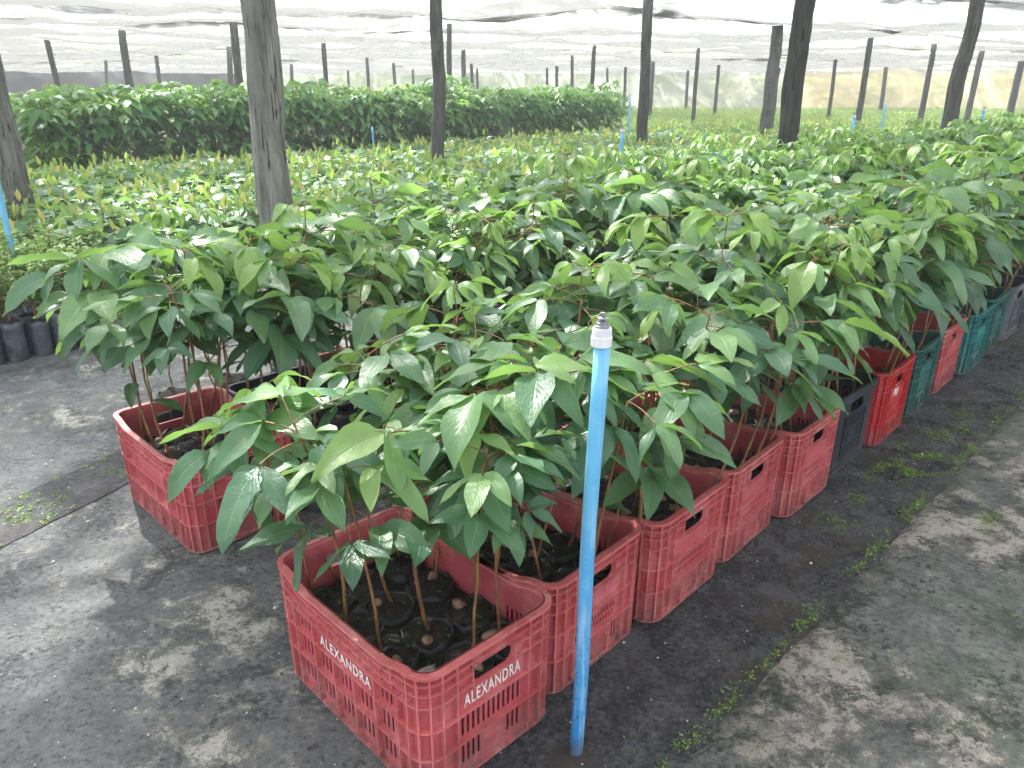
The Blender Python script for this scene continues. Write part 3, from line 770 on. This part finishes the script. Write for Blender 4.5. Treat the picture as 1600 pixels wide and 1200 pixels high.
# ---------------------------------------------------------------- young plants with yellow shoots
yp = []
for i in range(8):
    rg = np.random.default_rng(500+i); st = MB(); rows = []; h = .40+.03*(i % 3)
    st.tube([(0, 0, .17), (rg.normal(0, .005), rg.normal(0, .005), .26), (0, 0, h)], .003, 4, cap=False)
    a0 = rg.uniform(0, 6.28)
    for j in range(7):
        a = a0+j*2.4; e = rg.uniform(-.1, .5); l = rg.uniform(.13, .19)
        rows.append((np.array([0, 0, h-.02-rg.uniform(0, .08)])+np.array([math.cos(a), math.sin(a), 0])*.02, np.array([math.cos(a)*math.cos(e), math.sin(a)*math.cos(e), math.sin(e)]), l, l*.5, rg.uniform(.4, 1.1), .2, rg.uniform(.1, .55)))
    for j in range([1, 2, 0, 2, 0, 2, 1, 0][i]):
        a = rg.uniform(0, 6.28); e = rg.uniform(.7, 1.4); l = rg.uniform(.09, .13)
        rows.append((np.array([0, 0, h+.0]), np.array([math.cos(a)*math.cos(e), math.sin(a)*math.cos(e), math.sin(e)]), l, l*.46, .2, .35, rg.choice([.68, .74, .82, .88, .95], p=[.32, .28, .2, .12, .08])))
    yp.append(dict(stem=st.mesh('stem', M_stem, True), leaf=leafmesh('foliage', pack(rows, i, 4, 3), M_young), bag=bag_geo(400+i, .05, .185, weeds=0).mesh('grow_bag', [M_bag, M_soil, M_moss], True)))
pos = []
du = .15
for iv in range(35):
    for iu in range(150):
        u = -2.5+iu*du; v = 4.72+iv*du
        if v > 9.6: continue
        x, y = uv2(u, v); x += rs.uniform(-.035, .035); y += rs.uniform(-.035, .035)
        if abs(x)/y > .76 or x > 9: continue
        pos.append((x, y, iv))
# a second block of the same plants between the second row and the path, mid picture
for iv in range(9):
    for iu in range(60):
        u = 3.0+iu*.15; v = 2.75+iv*.15
        x, y = uv2(u, v); x += rs.uniform(-.03, .03); y += rs.uniform(-.03, .03)
        if abs(x)/y > .74: continue
        pos.append((x, y, 100+iv))
pos.sort(key=lambda q: math.hypot(q[0], q[1]))
ind, rem = pos[:300], pos[300:]
for (x, y, iv) in ind:
    k = rs.randrange(8); t = empty('young_plant', (x, y, .002), rs.uniform(0, 6.28), rs.uniform(.9, 1.15))
    if iv >= 100: tag(t, 'young bagged plant with yellow-green shoots, in the block right behind the saplings', 'young plant', 'young plants behind the saplings')
    else: tag(t, 'low young plant with yellow or copper shoots in the wide left bed', 'young plant', 'young plants in the wide left bed')
    if iv < 2 or 100 <= iv < 102: link('grow_bag', yp[k]['bag'], t)
    link('stem', yp[k]['stem'], t); link('foliage', yp[k]['leaf'], t)
ya = [proto_arrays(p['leaf']) for p in yp]
o = link('young_plant_bed', merge([(x, y, 0, rs.uniform(0, 6.28), rs.randrange(8), rs.uniform(.9, 1.2), (0, 0)) for x, y, _ in rem], ya, 'young_plant_bed', M_young))
tag(o, 'wide bed of low young plants with yellow and copper shoots reaching back to the tall bed', 'plant bed', kind='stuff')

# ---------------------------------------------------------------- tall bed at the back left
tp = []
for i in range(7):
    st, lf = sapling_geo(700+i, 1.2+.06*(i % 4), .1, Lf=.24, whorls=3, n1=7, lowleaf=2, nt=4, nc=3, new=.6, rst=.008, scale=1.6)
    # lower leaves too, so that the bed reads full to the ground
    rg = np.random.default_rng(800+i); rows = []
    for j in range(34):
        a = rg.uniform(0, 6.28); z = rg.uniform(.1, 1.2); l = rg.uniform(.16, .27); r_ = rg.uniform(.05, .22)
        rows.append((np.array([math.cos(a)*r_, math.sin(a)*r_, z]), np.array([math.cos(a), math.sin(a), rg.uniform(-.4, .5)]), l, l*.42, 1.2, .2, rg.uniform(.1, .75)))
    for j in range(22):
        a = rg.uniform(0, 6.28); l = rg.uniform(.16, .27); r_ = rg.uniform(.02, .25)
        rows.append((np.array([math.cos(a)*r_, math.sin(a)*r_, rg.uniform(.08, .6)]), np.array([math.cos(a), math.sin(a), rg.uniform(-.2, .6)]), l, l*.45, 1., .2, rg.uniform(0, .4)))
    lf = join([lf, pack(rows, i, 4, 3)])
    tp.append((st.mesh('stem', M_stem, True), leafmesh('foliage', lf, M_leaf_far)))
nt_ = 0
for iv in range(5):
    for iu in range(60):
        u = 2.5+iu*.26+rs.uniform(-.06, .06); v = 10.3+iv*.36+rs.uniform(-.06, .06)
        if u > 14.6 or nt_ >= 298: continue
        x, y = uv2(u, v)
        if abs(x)/y > .72: continue
        t = empty('tall_sapling', (x, y, 0), rs.uniform(0, 6.28), (.93+.09*fbm(u*.45, v*.6, 8))*rs.uniform(.85, 1.1)); k = rs.randrange(7); nt_ += 1
        tag(t, 'tall leafy sapling in the dense bed at the back left', 'sapling', 'tall saplings of the back bed')
        link('stem', tp[k][0], t); link('foliage', tp[k][1], t)

# ---------------------------------------------------------------- low light green field on the right, to the far fence
def field():
    rg = np.random.default_rng(9); N = 85000
    y = rg.uniform(0, 1, N)**.75*33+12.5; x = rg.uniform(-.3, .74, N)*y
    du_ = (x-O0[0])*U[0]+(y-O0[1])*U[1]; dv = (x-O0[0])*Vv[0]+(y-O0[1])*Vv[1]
    keep = (((dv < 9.6) & (dv > 4.2) & (x > 9)) | (dv <= 4.2) & (dv > 3) | ((dv < 10.2) & (dv > 9.7)) | ((du_ > 14.6) & (dv >= 9.8)) | (dv < .0) & (du_ > 14)) & (y > 12.5)
    x, y = x[keep], y[keep]; N = len(x)
    a = rg.uniform(0, 6.28, N); e = rg.uniform(.2, 1.35, N); z = rg.uniform(.08, .32, N)
    D = np.stack([np.cos(a)*np.cos(e), np.sin(a)*np.cos(e), np.sin(e)], 1); L = rg.uniform(.09, .17, N)
    P = leaves(np.stack([x, y, z], 1), D, L, L*rg.uniform(.2, .4, N), rg.uniform(.2, .9, N), np.full(N, .2), np.clip(rg.normal(.55, .25, N), 0, 1), nt=2, nc=3, seed=3)
    tag(link('seedling_field', leafmesh('seedling_field', P, M_field)), 'far low field of light green seedlings reaching the net fence', 'seedlings', kind='stuff')
field()

# ---------------------------------------------------------------- weeds and moss
def weeds(name, pts, label, size=(.006, .016), seed=1, up=(.1, .9)):
    rg = np.random.default_rng(seed); N = len(pts); B = np.array(pts); a = rg.uniform(0, 6.28, N); e = rg.uniform(up[0], up[1], N)
    L = rg.uniform(*size, N); D = np.stack([np.cos(a)*np.cos(e), np.sin(a)*np.cos(e), np.sin(e)], 1)
    P = leaves(B, D, L, L*rg.uniform(.35, .7, N), rg.uniform(0, .8, N), np.full(N, .15), rg.uniform(0, 1, N), nt=2, nc=3, seed=seed)
    tag(link(name, leafmesh(name, P, M_moss)), label, 'weeds', kind='stuff')
rg = np.random.default_rng(12); pts = []
for i in range(1150):       # clumps along the slab edge
    u = rg.uniform(-.6, 9); d = abs(fbm(u*2.3, 5, 5))+.0
    if d < .13 and rg.uniform() < .85: continue
    v = -.289+rg.normal(0, .007)*(1+2*(rg.uniform() < .12))
    for j in range(int(rg.uniform(3, 22))):
        x, y = uv2(u+rg.normal(0, .012), v+rg.normal(0, .008)); pts.append((x, y, rg.uniform(.0, .012)))
for (cu_, cv, nn, sg) in [(2.3, -.17, 6000, .2), (1.75, -.13, 900, .12), (2.9, -.2, 2600, .25), (.75, -.3, 260, .035), (.2, -.31, 120, .03), (3.6, -.2, 700, .25), (2.0, -.5, 350, .07), (4.6, -.25, 900, .4), (.38, -.22, 60, .05), (1.0, -.52, 90, .06)]:
    k = 0
    while k < nn:
        u = cu_+rg.normal(0, sg); v = cv+rg.normal(0, sg*.33)
        if v > -.04: k += 1; continue
        if fbm(u*9, v*9, 4) < .05+.2*rg.uniform(): k += 1; continue
        x, y = uv2(u, v); z0 = .010 if v < -.285 else .0
        for j in range(3): pts.append((x+rg.normal(0, .005), y+rg.normal(0, .005), z0+rg.uniform(0, .003)))
        k += 3
weeds('moss', pts, 'bright green moss and tiny weeds along the slab edge right of the crates', (.003, .008), 2)
pts = []; d = strip_b-strip_a; nn = np.array([-d[1], d[0]])/np.linalg.norm(d)
for i in range(1500):
    t = rg.uniform(0, 1); w = rg.uniform(-.13, .13); p = strip_a+d*t+nn*w
    if fbm(p[0]*5, p[1]*5, 2) < -.05: continue
    for j in range(4): pts.append((p[0]+rg.normal(0, .006), p[1]+rg.normal(0, .006), .006))
weeds('low_weeds', pts, 'low weeds growing in the soil joint left of the red crate', (.005, .016), 4)
def pebbles():
    rg = np.random.default_rng(31); mb = MB()
    for i in range(1500):
        x, y = rg.uniform(-2.2, 2.2), rg.uniform(.7, 3.4)
        r_ = rg.uniform(.0008, .0028)*(2.3 if rg.uniform() < .04 else 1); n = 6; V = [(x, y, r_*1.1+.004)]
        for k in range(n): q = 6.283*k/n; rr = r_*rg.uniform(.8, 1.5); V.append((x+rr*math.cos(q), y+rr*math.sin(q), .003))
        mb.add(V, [(0, 1+k, 1+(k+1) % n) for k in range(n)])
    tag(link('grit', mesh('grit', mb.V, mb.F, M_grit)), 'loose pale grit scattered over the concrete', 'grit', kind='stuff')
M_grit = simple('grit', (.3, .28, .25), (.5, .46, .4), 8, .8, .2, .002)
pebbles()
def clods():
    rg = np.random.default_rng(41); mb = MB()
    for i in range(4200):
        u, v = rg.uniform(-.8, 4.2), rg.uniform(-.28, .0); x, y = uv2(u, v)
        if fbm(u*6, v*6, 2) < -.1: continue
        r_ = rg.uniform(.0015, .005); n = 5; V = [(x+rg.normal(0, .3)*r_, y, r_*1.1)]
        for k in range(n): q = 6.283*k/n; rr = r_*rg.uniform(.7, 1.5); V.append((x+rr*math.cos(q), y+rr*math.sin(q), -.006))
        mb.add(V, [(0, 1+k, 1+(k+1) % n) for k in range(n)])
    tag(link('soil_crumbs', mesh('soil_crumbs', mb.V, mb.F, M_dirt, smooth=False)), 'dark soil crumbs on the damp strip right of the crates', 'soil', kind='stuff')
clods()

# ---------------------------------------------------------------- blue standpipes
def standpipe(x, y, h, lean, label, r=.0155, head=True, z0=0):
    
    t = empty('standpipe', (x, y, z0)); t.rotation_euler = lean
    tag(t, label, 'pipe', 'blue irrigation standpipes')
    mb = MB(); mb.tube([(0, 0, -.04)]+[(.002*math.sin(i), 0, h*i/8) for i in range(9)], r, 16); link('pipe', mb.mesh('pipe', M_pipe, True), t)
    if head:
        mb = MB(); mb.lathe([(r*1.16, 0), (r*1.26, .0015), (r*1.29, .017), (r*1.24, .0185), (r*1.2, .0195), (r*1.17, .032), (r*1.1, .034), (r*.9, .034)], 20)
        link('collar', mb.mesh('collar', M_white), t, (0, 0, h-.004))
        mb = MB(); mb.lathe([(r*.9, 0), (r*.9, .004), (r*.78, .005), (r*.75, .009), (r*.6, .010), (r*.58, .0125), (r*.3, .013), (r*.28, .016)], 16)
        nz = link('nozzle', mb.mesh('nozzle', M_grey), t, (0, 0, h+.030))
        mb = MB(); mb.lathe([(r*.35, 0), (r*.66, .001), (r*.68, .002), (r*.4, .003), (r*.3, .004), (r*.32, .011), (r*.1, .012)], 14)
        link('deflector', mb.mesh('deflector', M_grey), nz, (0, 0, .0155))
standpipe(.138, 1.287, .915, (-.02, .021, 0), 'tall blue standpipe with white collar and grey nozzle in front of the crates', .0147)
standpipe(1.27, 9.4, .86, (0, .0, 0), 'blue standpipe with grey head beyond the saplings, centre right', .02)
for (x, y, h, lab, r) in [(-2.735, 4.25, 1.0, 'blue pipe at the left edge rising out of the bushy plants', .016), (-2.1, 12.4, .78, 'thin blue pipe standing in front of the tall bed', .014),
    (2.24, 15.5, 1.15, 'thin blue pipe with red tip right of the tall bed', .02), (4.15, 9.9, 1.0, 'short blue pipe tip above the right-hand saplings', .018),
    (6.9, 15.2, 1.05, 'thin blue pipe in the light green field, centre right', .017), (10.2, 19.5, 1.05, 'distant blue pipe in the light green field behind the leaning post', .018),
    (6.9, 12.0, 1.02, 'blue pipe beside the thick leaning right-hand post', .02), (10.9, 16.8, 1.0, 'blue pipe by the right picture edge in the light field', .024)]:
    standpipe(x, y, h, (0, .12 if x < -3 else .04 if x > 8 else -.03, 0) if x > -2.5 else (-.0, -.01, 0), lab, r, head=(r > .0165))

# ---------------------------------------------------------------- posts: base x, y; top x, y, z; radius; shade; name of the look
def D3(px, py, d):      # a picture ray of the survey, cut at distance d (all posts were measured this way)
    f = 1215.; p = .3645; c, s = math.cos(p), math.sin(p)
    r = np.array([(px-800)/f, c+s*(600-py)/f, -s+c*(600-py)/f]); return np.array([0, 0, CAM_H])+r*d/r[1]
PW = [  # x_top,y_top,x_low,y_low,width,distance,shade, fixed top z or None, label
 (-20,100,30,310,37,6.6,1.15,2.75,'thick grey post at the left picture edge'),
 (401,0,430,320,50,4.15,1.55,2.75,'thick pale grey post rising from behind the left saplings'),
 (683,0,685,250,19,10.6,.6,2.65,'dark post rising in front of the tall bed, picture centre'),
 (1013,0,1003,207,16,13.5,.6,2.72,'dark post between the tall bed and the light field'),
 (1257,0,1232,212,29,7.6,.42,2.65,'thick nearly black post leaning in the right half'),
 (1527,0,1485,187,21,11.5,.75,2.65,'thick leaning post with mossy bark on the right'),
 (1215,40,1194,212,17,16.5,1.0,None,'thick grey post made of two poles beside the black post'),
 (72,58,87,120,8,21,.8,None,''),(190,45,200,118,11,18,.95,None,''),(165,88,166,115,4.5,34,1,None,''),(243,80,248,120,6,29,.9,None,''),
 (364,33,373,122,12,16,.9,None,''),(357,70,360,120,8,24.8,.9,None,''),(455,95,456,122,5,38,1,None,''),(505,56,510,135,7,20.6,.85,None,''),
 (544,116,545,135,4,42,1,2.2,''),(573,83,576,138,5,30,.9,None,''),(615,97,618,145,5,37,1,None,''),(645,107,646,140,4,43,1,None,''),
 (702,37,702,138,8,16.5,.75,None,''),(724,72,725,140,7,25.6,.8,None,''),(736,91,738,132,5,34,.9,None,''),(745,102,746,130,4,42,1,None,''),
 (855,103,855,131,4,42,.9,None,''),(870,100,870,128,5,38,.9,None,''),(894,83,894,132,5,30,.9,None,''),(929,69,925,134,6.5,24.5,.6,None,''),
 (949,112,949,158,4,44,.9,2.3,''),(978,99,975,165,4.5,41,.8,None,''),(1021,92,1016,175,5.5,34,.7,None,''),(1075,109,1072,162,4.5,44,.9,2.3,''),
 (1091,75,1083,185,6,26.8,.65,None,''),(1124,93,1117,172,5,36,.7,None,''),(1307,84,1296,171,5.5,31,.7,None,''),(1362,52,1341,184,9,21,.7,None,''),
 (1385,99,1377,167,6,40,.8,None,''),(1460,68,1439,182,8,24.5,.65,None,''),(1536,73,1513,175,8.5,27,.75,None,''),(1598,88,1580,168,10,34,.6,None,'')]
words = 'first second third fourth fifth sixth seventh eighth ninth tenth eleventh twelfth thirteenth fourteenth fifteenth sixteenth seventeenth eighteenth nineteenth twentieth'.split()+['twenty-'+w for w in 'first second third fourth fifth sixth seventh eighth ninth'.split()]+['thirtieth', 'thirty-first', 'thirty-second', 'thirty-third', 'thirty-fourth', 'thirty-fifth']
far_sorted = sorted([p for p in PW if not p[8]], key=lambda p: p[0])
TOPS = []
for n_, (xt, yt, xl, yl, w, d, sh, zt, lab) in enumerate(PW):
    a, b = D3(xt, yt, d), D3(xl, yl, d); sl_ = (a-b)/(a[2]-b[2])
    base = b-sl_*(b[2]+.05); ztop = zt if zt else a[2]
    top = b+sl_*(ztop-b[2]); r_ = w/2*d/1215*1.0
    TOPS.append((top[0], top[1], top[2]))
    mb = MB(); rg = random.Random(n_); P = []; rad = []
    segs = 26 if d < 12 else 10
    for i in range(segs+1):
        t = i/segs; wob = r_*.35*(1 if d < 20 else .6)
        P.append((base[0]+(top[0]-base[0])*t+wob*fbm(t*3, n_*7, 0), base[1]+(top[1]-base[1])*t+wob*fbm(t*3, n_*7, 4), base[2]+(top[2]-base[2])*t))
        rad.append(r_*(1.06-.12*t)*(1+.07*fbm(t*9, n_, 2)))
    P = [tuple(np.array(p)-np.array([base[0], base[1], 0])) for p in P]
    mb.tube(P, rad, 16 if d < 12 else 9)
    if d < 18:     # uneven section: flats, ridges and knots
        V = []
        for i, (x, y, z) in enumerate(mb.V):
            k = i//16 if d < 12 else i//9; k = min(k, segs); cx_, cy_, _ = P[k]; a_ = math.atan2(y-cy_, x-cx_)
            f_ = 1+.09*fbm(math.cos(a_)*2.2, math.sin(a_)*2.2+n_*5, z*.8)+.04*fbm(math.cos(a_)*6, math.sin(a_)*6+n_*5, z*3)
            V.append((cx_+(x-cx_)*f_, cy_+(y-cy_)*f_, z))
        mb.V = V
    if lab.startswith('thick grey post made'):
        mb.tube([tuple(np.array(p)+np.array([r_*1.0, .08, 0])) for p in P[:8]], [q*.6 for q in rad[:8]], 9)
    me = mb.mesh('post', M_wood, True); at = me.attributes.new('shade', 'FLOAT', 'POINT'); at.data.foreach_set('value', np.full(len(me.vertices), sh, np.float32))
    o = link('wooden_post', me); o.location = (base[0], base[1], 0)
    if not lab:
        k = far_sorted.index(PW[n_]); lab = 'slender dark far post under the shade net, %s from the left among the far posts' % words[k]
    tag(o, lab, 'post', 'wooden posts holding the shade net')

# ---------------------------------------------------------------- shade net roof
T = np.array(TOPS+[(-12, 3, 2.7), (-4, -1, 2.7), (4, 2, 2.7), (10, 5, 2.65), (0, -3, 2.7), (6, -2, 2.7), (-8, 8, 2.65), (20, 14, 2.5), (-20, 16, 2.4), (30, 30, 2.4), (-30, 35, 2.2), (0, 50, 2.3), (20, 47, 2.3), (-20, 50, 2.3), (16, 8, 2.6), (-1, 5, 2.7), (3.5, 4.6, 2.7), (-14, 11, 2.6)])
def roof_z(x, y, bell):
    d2 = (T[:, 0]-x)**2+(T[:, 1]-y)**2; w = 1/(d2+.05)**2; z = (w*T[:, 2]).sum()/w.sum(); dm = math.sqrt(d2.min())
    return z-.17*(1-math.exp(-(dm/1.9)**2))*(.35+.65*bell)+.015, 1-math.exp(-(dm/.7)**2)
def roof():
    V = []; F = []; H = []; SW = 3.6; OV = .35; ang = R(17); ca, sa = math.cos(ang), math.sin(ang)
    for s_ in range(-7, 18):
        q0 = s_*SW; nx, ny = 320, 22; b = len(V)
        for j in range(ny+1):
            t = j/ny
            for i in range(nx+1):
                p = -40+92*i/nx; q = q0-OV*.5+(SW+OV)*t+.35*math.sin(p*.11+s_)
                x, y = p*ca-q*sa, p*sa+q*ca
                bell = math.sin(math.pi*t)
                z, fr = roof_z(x, y, bell); z += fr*(-.09*bell+.15*fbm(x*.3+y*.2, y*.3, s_*3.)+.08*(.5-abs(fbm(x*.8+y*.5, y*1.1-x*.3, s_))))+(.012 if s_ % 2 else 0)
                z += fr*(.03*(1-bell))*math.sin(p*2.1+s_)
                V.append((x, y, z)); e = min(t, 1-t)*(SW+OV); H.append(1. if e < .02 else .85 if e < .25 else .0)
        F += [(b+j*(nx+1)+i, b+j*(nx+1)+i+1, b+(j+1)*(nx+1)+i+1, b+(j+1)*(nx+1)+i) for j in range(ny) for i in range(nx)]
    o = link('shade_net', mesh('shade_net', V, np.array(F), M_net, attrs={'hem': H}))
    tag(o, 'sagging pale shade net stretched overhead in overlapping sheets', 'shade net')
roof()

# ---------------------------------------------------------------- net fences round the far side
def fence(P, mat, label, ztop=2.45):
    V = []; n = 0; pts = []
    for a, b in zip(P[:-1], P[1:]):
        m = 30
        for i in range(m+(b is P[-1])): pts.append((a[0]+(b[0]-a[0])*i/m, a[1]+(b[1]-a[1])*i/m))
    nz = 8
    for j in range(nz+1):
        for i, (x, y) in enumerate(pts): V.append((x+.08*fbm(i*.4, j*.3, 1), y+.15*fbm(i*.35, j*.4, 6), (ztop+.12*math.sin(i*.35))*j/nz))
    k = len(pts); F = np.array([(j*k+i, j*k+i+1, (j+1)*k+i+1, (j+1)*k+i) for j in range(nz) for i in range(k-1)])
    tag(link('net_fence', mesh('net_fence', V, F, mat)), label, 'net fence')
fence([(-42, 34), (-26, 44), (-15, 46.5)], M_fence_dark, 'dark grey net wall closing the back left behind the tall bed', 2.3)
fence([(-15, 46.5), (2, 48), (9, 47.5), (16, 46.2)], M_fence_mid, 'pale grey-green net wall at the back centre')
fence([(16, 46.2), (24, 43.5), (40, 37)], M_fence_tan, 'sunlit tan net wall at the back right')
# beyond the fence: bank and scrub
V = []; nx, ny = 90, 14
for j in range(ny):
    for i in range(nx):
        x = -70+150*i/(nx-1); y = 52+j*1.6-abs(x-5)*.12; t = j/(ny-1)
        V.append((x, y, -.05+4.6*t**.8+.5*fbm(x*.15, y*.2, 0)*t))
F = np.array([(j*nx+i, j*nx+i+1, (j+1)*nx+i+1, (j+1)*nx+i) for j in range(ny-1) for i in range(nx-1)])
tag(link('hills', mesh('hills', V, F, M_bank)), kind='structure')
def scrub():
    rg = np.random.default_rng(77); rows = []; N = 26000; cl = []
    for i in range(150):
        x = rg.uniform(-55, 50)
        if x > 14 and rg.uniform() < .8: continue
        y = rg.uniform(51, 60)-abs(x-5)*.12; cl.append((x, y, rg.uniform(.4, 3.2)*(1 if x < 14 else .4), rg.uniform(1, 2.4)))
    k = rg.integers(0, len(cl), N); cl = np.array(cl)[k]
    B = np.stack([cl[:, 0]+rg.normal(0, .5, N)*cl[:, 3], cl[:, 1]+rg.normal(0, .3, N)*cl[:, 3], np.abs(cl[:, 2]+rg.normal(0, .45, N)*cl[:, 3])], 1)
    D = rg.normal(0, 1, (N, 3)); L = rg.uniform(.25, .5, N)
    P = leaves(B, D, L, L*.5, np.full(N, .5), np.full(N, .2), rg.uniform(0, .8, N), nt=2, nc=3, seed=5)
    tag(link('scrub', leafmesh('scrub', P, M_field)), 'green scrub on the bank seen through the back net wall', 'scrub', kind='stuff')
scrub()

# ---------------------------------------------------------------- added haze volume, standing in for veiling glare from the backlight
def haze():
    mb = MB(); mb.box((-95, -12, -1.2), (110, 85, 9)); m = Mat('haze')
    v = m.n('ShaderNodeVolumePrincipled', {'Color': (.93, .97, 1, 1), 'Density': .0045, 'Anisotropy': .4}).outputs[0]
    m.t.links.new(v, m.out.inputs['Volume'])
    tag(link('haze', mb.mesh('haze', m.m)), kind='stuff')
haze()
